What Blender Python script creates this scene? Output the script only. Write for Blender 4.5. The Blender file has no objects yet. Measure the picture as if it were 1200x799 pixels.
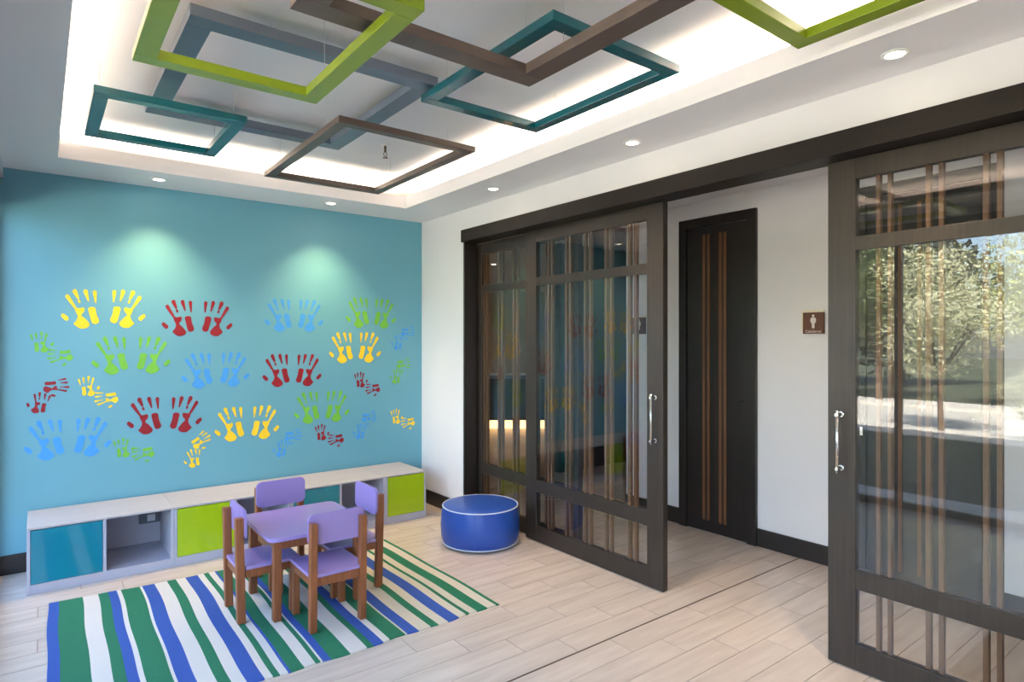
import bpy, bmesh, math, random
from mathutils import Vector, Matrix

C = bpy.context.scene.collection
scene = bpy.context.scene
random.seed(7)
PI = math.pi

# ------------------------------------------------------------------ camera
YAW = math.radians(37.565)            # view direction turned from +Y towards +X
cam_d = bpy.data.cameras.new('camera')
cam_d.sensor_width = 36.0
cam_d.lens = 719.0 / 1200.0 * 36.0
cam_d.clip_start = 0.02
cam = bpy.data.objects.new('camera', cam_d)
C.objects.link(cam)
cam.location = (0.0, 0.0, 1.5)
cam.rotation_euler = (PI / 2, 0.0, -YAW)
scene.camera = cam

# ------------------------------------------------------------------ light
SKY_STRENGTH = 1.05
SUN_STRENGTH = 46.0
COVE_WATTS = 9.0       # watts per metre of cove
SPOT_WATTS = 50.0
WALL_WATTS = 66.0
EXPOSURE = 0.82

scene.view_settings.view_transform = 'Standard'
scene.view_settings.look = 'None'
scene.view_settings.exposure = EXPOSURE
scene.view_settings.gamma = 1.0
scene.view_settings.use_curve_mapping = False

SUN_DIR = Vector((-0.62, 0.22, -0.75)).normalized()     # direction the light travels
world = bpy.data.worlds.new('sky')
scene.world = world
world.use_nodes = True
wn = world.node_tree.nodes
wn.clear()
sky = wn.new('ShaderNodeTexSky')
sky.sky_type = 'NISHITA'
sky.sun_disc = False
sky.sun_elevation = math.asin(-SUN_DIR.z)
sky.sun_rotation = math.atan2(-SUN_DIR.x, -SUN_DIR.y)
sky.air_density = 1.0
sky.dust_density = 2.0
bg = wn.new('ShaderNodeBackground')
bg.inputs['Strength'].default_value = SKY_STRENGTH
wo = wn.new('ShaderNodeOutputWorld')
haze = wn.new('ShaderNodeHueSaturation')          # a hazy, paler sky all over
haze.inputs['Saturation'].default_value = 0.95
world.node_tree.links.new(sky.outputs[0], haze.inputs['Color'])
world.node_tree.links.new(haze.outputs[0], bg.inputs['Color'])
world.node_tree.links.new(bg.outputs[0], wo.inputs['Surface'])

sun_d = bpy.data.lights.new('sun', 'SUN')
sun_d.energy = SUN_STRENGTH
sun_d.color = (1.0, 0.95, 0.86)
sun_d.angle = math.radians(0.6)
sun = bpy.data.objects.new('sun', sun_d)
C.objects.link(sun)
sun.location = (4, -4, 12)
sun.rotation_euler = SUN_DIR.to_track_quat('-Z', 'Y').to_euler()

try:
    scene.cycles.transparent_max_bounces = 32
    scene.cycles.sample_clamp_indirect = 6.0
    scene.cycles.caustics_reflective = False
    scene.cycles.caustics_refractive = False
    scene.cycles.use_denoising = True
except Exception:
    pass

# ------------------------------------------------------------------ helpers
def lin(c):
    out = []
    for v in c[:3]:
        v = v / 255.0
        out.append(v / 12.92 if v <= 0.04045 else ((v + 0.055) / 1.055) ** 2.4)
    return (out[0], out[1], out[2], 1.0)

def mat(name, rgb, rough=0.5, var=0.06, scale=8.0, stretch=(1, 1, 1), bump=0.0, bscale=40.0,
        metal=0.0, coat=0.0, rnd=0.0, spec=0.5, rgb2=None):
    """Procedural principled material: a base colour with noise variation, optional bump."""
    m = bpy.data.materials.new(name)
    m.use_nodes = True
    nt = m.node_tree
    N, L = nt.nodes, nt.links
    p = N['Principled BSDF']
    p.inputs['Roughness'].default_value = rough
    p.inputs['Metallic'].default_value = metal
    p.inputs['Coat Weight'].default_value = coat
    p.inputs['Specular IOR Level'].default_value = spec
    tc = N.new('ShaderNodeTexCoord')
    mp = N.new('ShaderNodeMapping')
    mp.inputs['Scale'].default_value = stretch
    L.new(tc.outputs['Object'], mp.inputs['Vector'])
    nz = N.new('ShaderNodeTexNoise')
    nz.inputs['Scale'].default_value = scale
    nz.inputs['Detail'].default_value = 5.0
    L.new(mp.outputs[0], nz.inputs['Vector'])
    base = lin(rgb)
    mix = N.new('ShaderNodeMix')
    mix.data_type = 'RGBA'
    if rgb2 is None:
        lo = tuple(max(0.0, v * (1 - var)) for v in base[:3]) + (1.0,)
        hi = tuple(min(1.0, v * (1 + var)) for v in base[:3]) + (1.0,)
    else:
        lo, hi = base, lin(rgb2)
    mix.inputs[6].default_value = lo
    mix.inputs[7].default_value = hi
    ramp = N.new('ShaderNodeMapRange')
    ramp.inputs['From Min'].default_value = 0.3
    ramp.inputs['From Max'].default_value = 0.7
    L.new(nz.outputs['Fac'], ramp.inputs['Value'])
    L.new(ramp.outputs[0], mix.inputs[0])
    col = mix.outputs[2]
    if rnd > 0:
        oi = N.new('ShaderNodeObjectInfo')
        mr = N.new('ShaderNodeMapRange')
        mr.inputs['To Min'].default_value = 1 - rnd
        mr.inputs['To Max'].default_value = 1 + rnd
        L.new(oi.outputs['Random'], mr.inputs['Value'])
        hs = N.new('ShaderNodeHueSaturation')
        L.new(mr.outputs[0], hs.inputs['Value'])
        L.new(col, hs.inputs['Color'])
        col = hs.outputs[0]
        add = N.new('ShaderNodeVectorMath')
        add.operation = 'ADD'
        mul = N.new('ShaderNodeMath')
        mul.operation = 'MULTIPLY'
        mul.inputs[1].default_value = 37.0
        L.new(oi.outputs['Random'], mul.inputs[0])
        L.new(tc.outputs['Object'], add.inputs[0])
        L.new(mul.outputs[0], add.inputs[1])
        L.new(add.outputs[0], mp.inputs['Vector'])
    L.new(col, p.inputs['Base Color'])
    if bump > 0:
        n2 = N.new('ShaderNodeTexNoise')
        n2.inputs['Scale'].default_value = bscale
        n2.inputs['Detail'].default_value = 4.0
        L.new(mp.outputs[0], n2.inputs['Vector'])
        b = N.new('ShaderNodeBump')
        b.inputs['Strength'].default_value = bump
        b.inputs['Distance'].default_value = 0.004
        L.new(n2.outputs['Fac'], b.inputs['Height'])
        L.new(b.outputs[0], p.inputs['Normal'])
    return m

def emit(name, rgb, strength):
    m = bpy.data.materials.new(name)
    m.use_nodes = True
    nt = m.node_tree
    nt.nodes.clear()
    e = nt.nodes.new('ShaderNodeEmission')
    e.inputs['Color'].default_value = lin(rgb)
    e.inputs['Strength'].default_value = strength
    o = nt.nodes.new('ShaderNodeOutputMaterial')
    nt.links.new(e.outputs[0], o.inputs['Surface'])
    return m

def glass(name, tint, f0):
    """Clear pane: see-through with a Schlick-weighted mirror reflection on each face."""
    m = bpy.data.materials.new(name)
    m.use_nodes = True
    nt = m.node_tree
    N, L = nt.nodes, nt.links
    N.clear()
    lw = N.new('ShaderNodeLayerWeight')
    lw.inputs['Blend'].default_value = 0.5
    pw = N.new('ShaderNodeMath'); pw.operation = 'POWER'; pw.inputs[1].default_value = 5.0
    L.new(lw.outputs['Facing'], pw.inputs[0])
    ma = N.new('ShaderNodeMath'); ma.operation = 'MULTIPLY_ADD'
    ma.inputs[1].default_value = 1.0 - f0
    ma.inputs[2].default_value = f0
    L.new(pw.outputs[0], ma.inputs[0])
    tr = N.new('ShaderNodeBsdfTransparent'); tr.inputs['Color'].default_value = tint
    gl = N.new('ShaderNodeBsdfGlossy'); gl.inputs['Roughness'].default_value = 0.0
    gl.inputs['Color'].default_value = (1, 1, 1, 1)
    mx = N.new('ShaderNodeMixShader')
    L.new(ma.outputs[0], mx.inputs[0]); L.new(tr.outputs[0], mx.inputs[1]); L.new(gl.outputs[0], mx.inputs[2])
    o = N.new('ShaderNodeOutputMaterial')
    L.new(mx.outputs[0], o.inputs['Surface'])
    return m

def bm_box(bm, x0, x1, y0, y1, z0, z1, bevel=0.0, seg=2):
    r = bmesh.ops.create_cube(bm, size=1.0)
    vs = r['verts']
    for v in vs:
        v.co = Vector(((x0 + x1) / 2 + v.co.x * (x1 - x0), (y0 + y1) / 2 + v.co.y * (y1 - y0),
                       (z0 + z1) / 2 + v.co.z * (z1 - z0)))
    if bevel > 0:
        es = list({e for v in vs for e in v.link_edges})
        bmesh.ops.bevel(bm, geom=es, offset=bevel, segments=seg, affect='EDGES', profile=0.5)

def bm_tube(bm, p0, p1, r0, r1=None, seg=16, caps=True):
    r1 = r0 if r1 is None else r1
    p0, p1 = Vector(p0), Vector(p1)
    d = p1 - p0
    ret = bmesh.ops.create_cone(bm, cap_ends=caps, segments=seg, radius1=r0, radius2=r1, depth=d.length)
    M = Matrix.Translation((p0 + p1) / 2) @ d.to_track_quat('Z', 'Y').to_matrix().to_4x4()
    bmesh.ops.transform(bm, matrix=M, verts=ret['verts'])

def bm_lathe(bm, prof, seg=48):
    rings = []
    for (r, z) in prof:
        if r < 1e-6:
            rings.append([bm.verts.new((0, 0, z))])
        else:
            rings.append([bm.verts.new((r * math.cos(2 * PI * k / seg), r * math.sin(2 * PI * k / seg), z)) for k in range(seg)])
    for a, b in zip(rings, rings[1:]):
        for k in range(seg):
            k2 = (k + 1) % seg
            if len(a) == 1 and len(b) == 1:
                continue
            if len(a) == 1:
                bm.faces.new((a[0], b[k2], b[k]))
            elif len(b) == 1:
                bm.faces.new((a[k], a[k2], b[0]))
            else:
                bm.faces.new((a[k], a[k2], b[k2], b[k]))

def obj(name, bm, m, parent=None, smooth=False, loc=(0, 0, 0)):
    me = bpy.data.meshes.new(name)
    bmesh.ops.recalc_face_normals(bm, faces=bm.faces[:])
    bm.to_mesh(me)
    bm.free()
    if isinstance(m, (list, tuple)):
        for q in m:
            me.materials.append(q)
    else:
        me.materials.append(m)
    if smooth:
        for p in me.polygons:
            p.use_smooth = True
    o = bpy.data.objects.new(name, me)
    o.location = loc
    C.objects.link(o)
    if parent is not None:
        o.parent = parent
    return o

def box(name, x0, x1, y0, y1, z0, z1, m, parent=None, bevel=0.0, off=(0, 0, 0)):
    """A box mesh given in world coordinates; off is the parent's location."""
    cx, cy, cz = (x0 + x1) / 2, (y0 + y1) / 2, (z0 + z1) / 2
    bm = bmesh.new()
    bm_box(bm, x0 - cx, x1 - cx, y0 - cy, y1 - cy, z0 - cz, z1 - cz, bevel)
    return obj(name, bm, m, parent, loc=(cx - off[0], cy - off[1], cz - off[2]))

def boxes(name, lst, m, parent=None, bevel=0.0):
    bm = bmesh.new()
    for b in lst:
        bm_box(bm, *b, bevel)
    return obj(name, bm, m, parent)

def thing(name, label, cat, loc=(0, 0, 0), rotz=0.0, group=None, kind=None):
    o = bpy.data.objects.new(name, None)
    o.empty_display_size = 0.05
    o.location = loc
    o.rotation_euler = (0, 0, rotz)
    C.objects.link(o)
    o['label'] = label
    if cat:
        o['category'] = cat
    if group:
        o['group'] = group
    if kind:
        o['kind'] = kind
    return o

def tag(o, label, cat, group=None):
    o['label'] = label
    o['category'] = cat
    if group:
        o['group'] = group
    return o

def struct(o, label=None):
    o['kind'] = 'structure'
    if label:
        o['label'] = label
    return o

def copy_tree(o, parent=None):
    c = o.copy()
    C.objects.link(c)
    c.parent = parent
    for ch in list(o.children):
        copy_tree(ch, c)
    return c

def smooth_poly(pts, n=4):
    """Closed Catmull-Rom through the points."""
    out = []
    k = len(pts)
    for i in range(k):
        p0, p1, p2, p3 = (Vector(pts[(i + j - 1) % k]) for j in range(4))
        for s in range(n):
            t = s / n
            out.append(0.5 * ((2 * p1) + (p2 - p0) * t + (2 * p0 - 5 * p1 + 4 * p2 - p3) * t * t + (3 * p1 - p0 - 3 * p2 + p3) * t ** 3))
    return out

# ------------------------------------------------------------------ materials
M = {}
M['white'] = mat('white_paint', (233, 229, 229), 0.55, 0.015, 3, bump=0.03, bscale=120)
M['ceiling'] = mat('ceiling_paint', (235, 232, 233), 0.6, 0.01, 3)
M['teal_wall'] = mat('teal_wall_paint', (93, 160, 180), 0.46, 0.02, 2.5, bump=0.03, bscale=150, spec=0.9)
M['base'] = mat('black_brown_skirting', (38, 33, 32), 0.4, 0.1, 6, (1, 12, 12))
M['dark_wood'] = mat('dark_stained_wood', (47, 40, 35), 0.4, 0.22, 5, (14, 14, 0.6), bump=0.12, bscale=9, spec=0.4)
M['beam_wood'] = mat('dark_stained_beam_wood', (29, 21, 16), 0.5, 0.2, 5, (14, 0.6, 14), bump=0.1, bscale=9, spec=0.3)
M['black_wood'] = mat('near_black_wood', (33, 27, 25), 0.4, 0.2, 5, (14, 14, 0.6), bump=0.08, bscale=9)
M['slat_wood'] = mat('warm_brown_slat_wood', (106, 75, 51), 0.5, 0.22, 6, (20, 20, 0.7))
M['slat_dark'] = mat('brown_inlay_wood', (110, 72, 44), 0.5, 0.2, 6, (20, 20, 0.7))
M['plank'] = mat('pale_wood_look_tile', (195, 181, 168), 0.23, 0.09, 2.2, (1.2, 9, 1), bump=0.05, bscale=14, rnd=0.03, rgb2=(212, 199, 186))
M['grout'] = mat('tile_joint', (146, 128, 112), 0.8, 0.1, 30)
M['strip'] = mat('dark_floor_strip', (92, 80, 72), 0.4, 0.1, 10, metal=0.3)
M['steel'] = mat('brushed_steel', (205, 203, 200), 0.25, 0.04, 30, (1, 1, 0.05), metal=1.0)
M['cab'] = mat('pale_grey_ash_laminate', (176, 172, 175), 0.42, 0.07, 5, (1, 14, 14), rgb2=(188, 184, 186))
M['cab_side'] = mat('grey_lilac_laminate', (176, 178, 194), 0.42, 0.04, 4)
M['door_blue'] = mat('glossy_turquoise_door', (18, 124, 150), 0.12, 0.03, 3, coat=0.4)
M['door_green'] = mat('glossy_lime_door', (163, 194, 26), 0.14, 0.03, 3, coat=0.4)
M['door_teal'] = mat('glossy_dark_teal_door', (26, 126, 140), 0.14, 0.03, 3, coat=0.4)
M['purple'] = mat('lavender_paint', (148, 130, 190), 0.3, 0.03, 4, coat=0.15)
M['toy_wood'] = mat('red_brown_wood', (130, 78, 46), 0.42, 0.25, 7, (16, 16, 1.0), bump=0.06, bscale=10)
M['blue_vinyl'] = mat('blue_vinyl', (32, 74, 160), 0.4, 0.05, 5, bump=0.1, bscale=260)
M['piping'] = mat('pale_piping', (206, 212, 224), 0.5, 0.03, 20)
M['rug_white'] = mat('rug_white', (212, 208, 202), 0.92, 0.06, 120, (1, 3, 1), bump=0.5, bscale=300)
M['rug_cream'] = mat('rug_cream', (206, 200, 184), 0.92, 0.06, 120, (1, 3, 1), bump=0.5, bscale=300)
M['rug_green'] = mat('rug_green', (16, 108, 78), 0.92, 0.12, 90, (1, 3, 1), bump=0.5, bscale=300)
M['rug_blue'] = mat('rug_blue', (38, 78, 160), 0.92, 0.1, 90, (1, 3, 1), bump=0.5, bscale=300)
M['fr_green'] = mat('lime_lacquer', (122, 143, 16), 0.3, 0.03, 4, coat=0.2)
M['fr_teal'] = mat('teal_lacquer', (9, 86, 97), 0.25, 0.03, 4, coat=0.3)
M['fr_grey'] = mat('blue_grey_lacquer', (100, 110, 126), 0.3, 0.06, 5)
M['fr_brown'] = mat('grey_brown_veneer', (86, 74, 68), 0.42, 0.16, 6, (2, 2, 14))
M['wire'] = mat('fine_steel_wire', (196, 196, 196), 0.3, 0.02, 10, metal=0.6)
M['lamp_on'] = emit('warm_lamp_lens', (255, 240, 214), 14.0)
M['ring'] = mat('white_trim_ring', (236, 234, 230), 0.35, 0.01, 10)
M['hand_y'] = mat('yellow_paint', (246, 206, 40), 0.5, 0.06, 14)
M['hand_r'] = mat('dark_red_paint', (136, 10, 28), 0.5, 0.08, 14)
M['hand_g'] = mat('leaf_green_paint', (112, 184, 62), 0.5, 0.07, 14)
M['hand_b'] = mat('sky_blue_paint', (64, 152, 224), 0.5, 0.06, 14)
M['glass_door'] = glass('door_glass', (0.93, 0.94, 0.94, 1), 0.043)
M['glass_win'] = glass('window_glass', (0.97, 0.98, 0.98, 1), 0.035)
M['mullion'] = mat('dark_grey_aluminium', (64, 60, 58), 0.4, 0.04, 10, metal=0.4)
M['blind'] = mat('pale_grey_aluminium', (196, 196, 202), 0.4, 0.02, 10)
M['sign_brown'] = mat('brown_wood_sign', (92, 52, 32), 0.45, 0.2, 8, (1, 3, 30))
M['sign_white'] = mat('ivory_plate', (232, 222, 200), 0.45, 0.02, 10)
M['sign_ink'] = mat('white_print', (232, 222, 216), 0.5, 0.02, 10)
M['lobby_dark'] = mat('dark_lobby_panel', (26, 25, 26), 0.5, 0.1, 3)
M['lobby_white'] = mat('lobby_paint', (206, 204, 200), 0.6, 0.02, 3)
M['desk'] = mat('dark_blue_grey_desk', (52, 62, 76), 0.4, 0.08, 5)
M['desk_top'] = mat('pale_blue_stone', (130, 150, 172), 0.3, 0.08, 12)
M['desk_glow'] = emit('warm_plinth_light', (255, 196, 128), 2.2)
M['mat_brown'] = mat('dark_brown_coir', (46, 36, 34), 0.95, 0.3, 200, bump=0.6, bscale=260)
M['grass'] = mat('lawn', (62, 68, 44), 0.9, 0.35, 6, bump=0.4, bscale=60)
M['road'] = mat('asphalt', (186, 181, 172), 0.9, 0.12, 10)
M['kerb'] = mat('pale_concrete', (214, 206, 194), 0.85, 0.1, 6)
M['bark'] = mat('tree_bark', (92, 76, 62), 0.9, 0.3, 8, (6, 6, 1))
M['leaf4'] = mat('pale_green_leaf', (160, 166, 112), 0.6, 0.25, 3)
M['leaf'] = mat('silvery_leaf', (206, 206, 170), 0.6, 0.3, 3)
M['leaf2'] = mat('mid_green_leaf', (72, 84, 44), 0.6, 0.3, 3)
M['leaf3'] = mat('dark_green_leaf', (30, 40, 22), 0.65, 0.3, 3)
M['chrome_dark'] = mat('dark_lock_metal', (60, 56, 52), 0.3, 0.03, 10, metal=0.8)
M['outlet'] = mat('grey_outlet_plastic', (92, 98, 112), 0.4, 0.05, 10)
M['outlet_light'] = mat('pale_outlet_plastic', (196, 200, 210), 0.4, 0.03, 10)
M['stone'] = mat('pale_render', (198, 192, 184), 0.8, 0.06, 2)
M['sprinkler'] = mat('dull_brass', (120, 104, 84), 0.35, 0.05, 10, metal=0.8)

# ------------------------------------------------------------------ shell dimensions
XW = 2.85        # face of the right wall
YW = 5.10        # teal wall
ZC = 2.612       # soffit ceiling
XL = -0.216      # inner face of the glazed front
YB = -1.25       # wall behind the camera
XD = 2.935       # front face of the front sliding doors
XC = 4.17        # corridor wall
OPEN_Y1 = 4.38   # end of the opening in the right wall
OPEN_Y0 = -0.62
TX0, TX1, TY0, TY1 = 0.085, 2.43, -0.55, 4.62      # tray opening
ZT = 2.812        # tray ceiling
LIP = 0.095

# ------------------------------------------------------------------ floor
floor = struct(thing('floor', 'pale wood-look plank tile floor laid in thirds', None, (0, 0, 0)))
PW, PL, STEP, J = 0.1585, 0.622, 0.2073, 0.0016
bm = bmesh.new()
bm_box(bm, XL - 0.1, 10.2, YB - 0.1, 11.0, -0.06, -0.0035)
obj('joint_bed', bm, M['grout'], floor)
plank_meshes = {}
def plank(x0, x1, y0, y1):
    key = (round(x1 - x0, 3), round(y1 - y0, 3))
    if key not in plank_meshes:
        b = bmesh.new()
        hx, hy = (x1 - x0) / 2 - J, (y1 - y0) / 2 - J
        bm_box(b, -hx, hx, -hy, hy, -0.0095, 0.0)
        o = obj('plank', b, M['plank'], floor)
        plank_meshes[key] = o.data
    else:
        o = bpy.data.objects.new('plank', plank_meshes[key])
        C.objects.link(o)
        o.parent = floor
    o.location = ((x0 + x1) / 2, (y0 + y1) / 2, 0.0)
    return o
FX0, FX1 = XL, XC
row = 0
y1 = 2.15
rows = []
k = 0
while y1 > -0.2:
    rows.append((y1 - PW, y1, k)); y1 -= PW; k += 1
y0 = 2.15
k = -1
while y0 < YW - 0.01:
    rows.append((y0, min(y0 + PW, YW), k)); y0 += PW; k -= 1
n_planks = 0
for (ya, yb, k) in rows:
    s = 2.27 + STEP * k
    s = s - math.floor((s - FX0) / PL) * PL - PL
    x = s
    while x < FX1:
        a, b = max(x, FX0), min(x + PL, FX1)
        if b - a > 0.03:
            plank(a, b, ya, yb); n_planks += 1
        x += PL
# the floor beyond (lobby, and behind the camera): the same tiles, too far or unseen to tell apart
def tile_floor_mat():
    m = bpy.data.materials.new('pale_wood_look_tile_far')
    m.use_nodes = True
    N, L = m.node_tree.nodes, m.node_tree.links
    p = N['Principled BSDF']; p.inputs['Roughness'].default_value = 0.35
    tc = N.new('ShaderNodeTexCoord')
    br = N.new('ShaderNodeTexBrick')
    br.inputs['Scale'].default_value = 1.0
    br.inputs['Brick Width'].default_value = PL
    br.inputs['Row Height'].default_value = PW
    br.inputs['Mortar Size'].default_value = 0.0016
    br.offset = 0.333
    br.inputs['Color1'].default_value = lin((200, 180, 160))
    br.inputs['Color2'].default_value = lin((216, 200, 182))
    br.inputs['Mortar'].default_value = lin((146, 128, 112))
    L.new(tc.outputs['Object'], br.inputs['Vector'])
    L.new(br.outputs['Color'], p.inputs['Base Color'])
    return m
M['tile_far'] = tile_floor_mat()
box('tile_field', XC + 0.0, 10.1, 3.9, 10.9, -0.003, 0.0, M['tile_far'], floor)
box('tile_field', 2.98, XC, YW, 10.9, -0.003, 0.0, M['tile_far'], floor)
ylast = min(r[0] for r in rows)
box('tile_field', XL, XC, YB, ylast - 0.001, -0.003, 0.0, M['tile_far'], floor)

struct(box('trim_1', 0.9, XC - 0.012, 2.1465, 2.1535, 0.0005, 0.0022, M['strip']), 'thin dark expansion strip let into the tile floor')

# ------------------------------------------------------------------ walls
w = struct(box('wall_back', XL - 0.06, 2.975, YW, YW + 0.14, 0, ZC, M['teal_wall']), 'turquoise painted wall with coloured handprints')
struct(box('wall_back_top', XL - 0.06, 2.975, YW, YW + 0.14, ZC + 0.0005, 3.0, M['white']))
struct(box('wall_right', XW, 2.975, OPEN_Y1, YW, 0, 3.0, M['white']), 'white wall between the turquoise wall and the sliding doors')
struct(box('wall_right_header', XW, 2.975, OPEN_Y0, OPEN_Y1, 2.436, 3.0, M['white']), 'white wall above the door beam')
struct(box('wall_right_end', XW, 2.975, YB, OPEN_Y0, 0, 3.0, M['white']))
struct(box('wall_front', XL, 10.2, YB - 0.12, YB, 0, 3.0, M['white']))
struct(box('wall_corridor', XC, XC + 0.14, YB, 3.74, 0, 3.0, M['white']), 'white corridor wall with the washroom doors')
struct(box('wall_lobby_dark', 4.68, 7.4, 5.2, 5.34, 0, 3.0, M['lobby_dark']))
struct(box('wall_lobby_back', 2.99, 10.1, 10.75, 10.9, 0, 3.0, M['lobby_white']))
struct(box('wall_lobby_left', 2.99, 3.05, YW + 0.15, 10.74, 0, 3.0, M['lobby_white']))
struct(box('wall_lobby_right', 10.1, 10.2, YB, 10.9, 0, 3.0, M['lobby_white']))
# skirtings
struct(box('baseboard_back', XL, 2.83, YW - 0.014, YW - 0.0002, 0, 0.125, M['base'], bevel=0.003))
struct(box('baseboard_right', XW - 0.014, XW - 0.0002, OPEN_Y1 + 0.002, YW - 0.016, 0, 0.125, M['base'], bevel=0.003))
struct(box('baseboard_corridor', XC - 0.014, XC - 0.0002, 3.15, 3.74, 0, 0.13, M['base'], bevel=0.003))
struct(box('baseboard_corridor_middle', XC - 0.014, XC - 0.0002, 1.79, 2.465, 0, 0.13, M['base'], bevel=0.003))
struct(box('baseboard_corridor_end', XC - 0.014, XC - 0.0002, YB + 0.01, 1.03, 0, 0.13, M['base'], bevel=0.003))

# ------------------------------------------------------------------ ceiling: soffit ring, lip, tray, corridor and lobby lids
ceil = struct(thing('ceiling', 'white ceiling with a lit recessed tray', None, (0, 0, 0)))
box('soffit_panel', XL, TX0, YB, YW, ZC, ZC + 0.025, M['ceiling'], ceil)
box('soffit_panel', TX1, XW, YB, YW, ZC, ZC + 0.025, M['ceiling'], ceil)
box('soffit_panel', TX0, TX1, TY1, YW, ZC, ZC + 0.025, M['ceiling'], ceil)
box('soffit_panel', TX0, TX1, YB, TY0, ZC, ZC + 0.025, M['ceiling'], ceil)
T = 0.022
box('cove_lip', TX0 - T, TX0, TY0 - T, TY1 + T, ZC + 0.0252, ZC + LIP, M['ceiling'], ceil)
box('cove_lip', TX1, TX1 + T, TY0 - T, TY1 + T, ZC + 0.0252, ZC + LIP, M['ceiling'], ceil)
box('cove_lip', TX0, TX1, TY1, TY1 + T, ZC + 0.0252, ZC + LIP, M['ceiling'], ceil)
box('cove_lip', TX0, TX1, TY0 - T, TY0, ZC + 0.0252, ZC + LIP, M['ceiling'], ceil)
box('tray_panel', XL - 0.1, XW, YB, YW, ZT, ZT + 0.05, M['ceiling'], ceil)
struct(box('ceiling_corridor', 2.976, 10.1, YB, 10.74, ZC, ZC + 0.05, M['ceiling']))
struct(box('shade_block', XL - 0.35, 10.6, YB - 0.5, 11.4, 3.02, 6.5, M['stone']), 'unseen upper-storey block, sized to shade the ground outside')  # unseen building mass, its height set by the shade wanted on the ground

# cove lamps: linear strips lying behind the lip, shining up on to the tray
def cove(x, y, lx, ly, tilt):
    ld = bpy.data.lights.new('cove_strip_light', 'AREA')
    ld.shape = 'RECTANGLE'
    ld.size, ld.size_y = lx, ly
    ld.energy = COVE_WATTS * max(lx, ly)
    ld.color = (1.0, 0.82, 0.62)
    o = bpy.data.objects.new('cove_strip_light', ld)
    C.objects.link(o)
    o.location = (x, y, ZC + 0.075)
    o.rotation_euler = (PI + tilt[0], tilt[1], 0)
G = 0.075
cove((TX0 + TX1) / 2, TY1 + G, TX1 - TX0, 0.03, (0, 0))
cove((TX0 + TX1) / 2, TY0 - G, TX1 - TX0, 0.03, (0, 0))
cove(TX0 - 0.14, (TY0 + TY1) / 2, 0.03, TY1 - TY0, (0, 0))
cove(TX1 + G, (TY0 + TY1) / 2, 0.03, TY1 - TY0, (0, 0))

# ------------------------------------------------------------------ glazed front (left, and behind the camera's shoulder)
front = struct(thing('window_1', 'full-height glazed front with dark aluminium mullions', None, (0, 0, 0)))
XF0, XF1 = XL - 0.055, XL - 0.002
mull_y = [YB + 0.03, -0.80, 0.73, 2.26, 3.76, YW - 0.031]
for y in mull_y:
    box('mullion', XF0, XF1, y - 0.028, y + 0.028, 0.0, 2.61, M['mullion'], front, 0.003)
for a, b in zip(mull_y, mull_y[1:]):
    box('sill_rail', XF0, XF1, a + 0.029, b - 0.029, 0.0, 0.06, M['mullion'], front, 0.003)
    box('head_rail', XF0, XF1, a + 0.029, b - 0.029, 2.365, 2.61, M['mullion'], front, 0.003)
    box('pane', XF0 + 0.022, XF0 + 0.030, a + 0.029, b - 0.029, 0.061, 2.364, M['glass_win'], front)
struct(box('wall_left_header', XL - 0.06, XL, YB, YW, ZC + 0.001, 3.0, M['white']))
bl = box('blind_cassette', XL + 0.001, -0.187, 1.2, YW - 0.002, 2.545, 2.611, M['blind'], None, 0.004)
tag(bl, 'slim pale grey blind cassette along the top of the glazed front', 'blind')

# ------------------------------------------------------------------ beam and jambs round the sliding doors
struct(box('trim_2', 2.815, 2.983, OPEN_Y0 - 0.04, 4.372, 2.333, 2.435, M['beam_wood'], None, 0.004), 'dark stained beam over the sliding doors')
struct(box('trim_3', 2.846, 2.974, OPEN_Y1 - 0.022, OPEN_Y1 + 0.0, 0, 2.332, M['black_wood'], None, 0.003), 'dark jamb of the sliding door opening')

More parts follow.
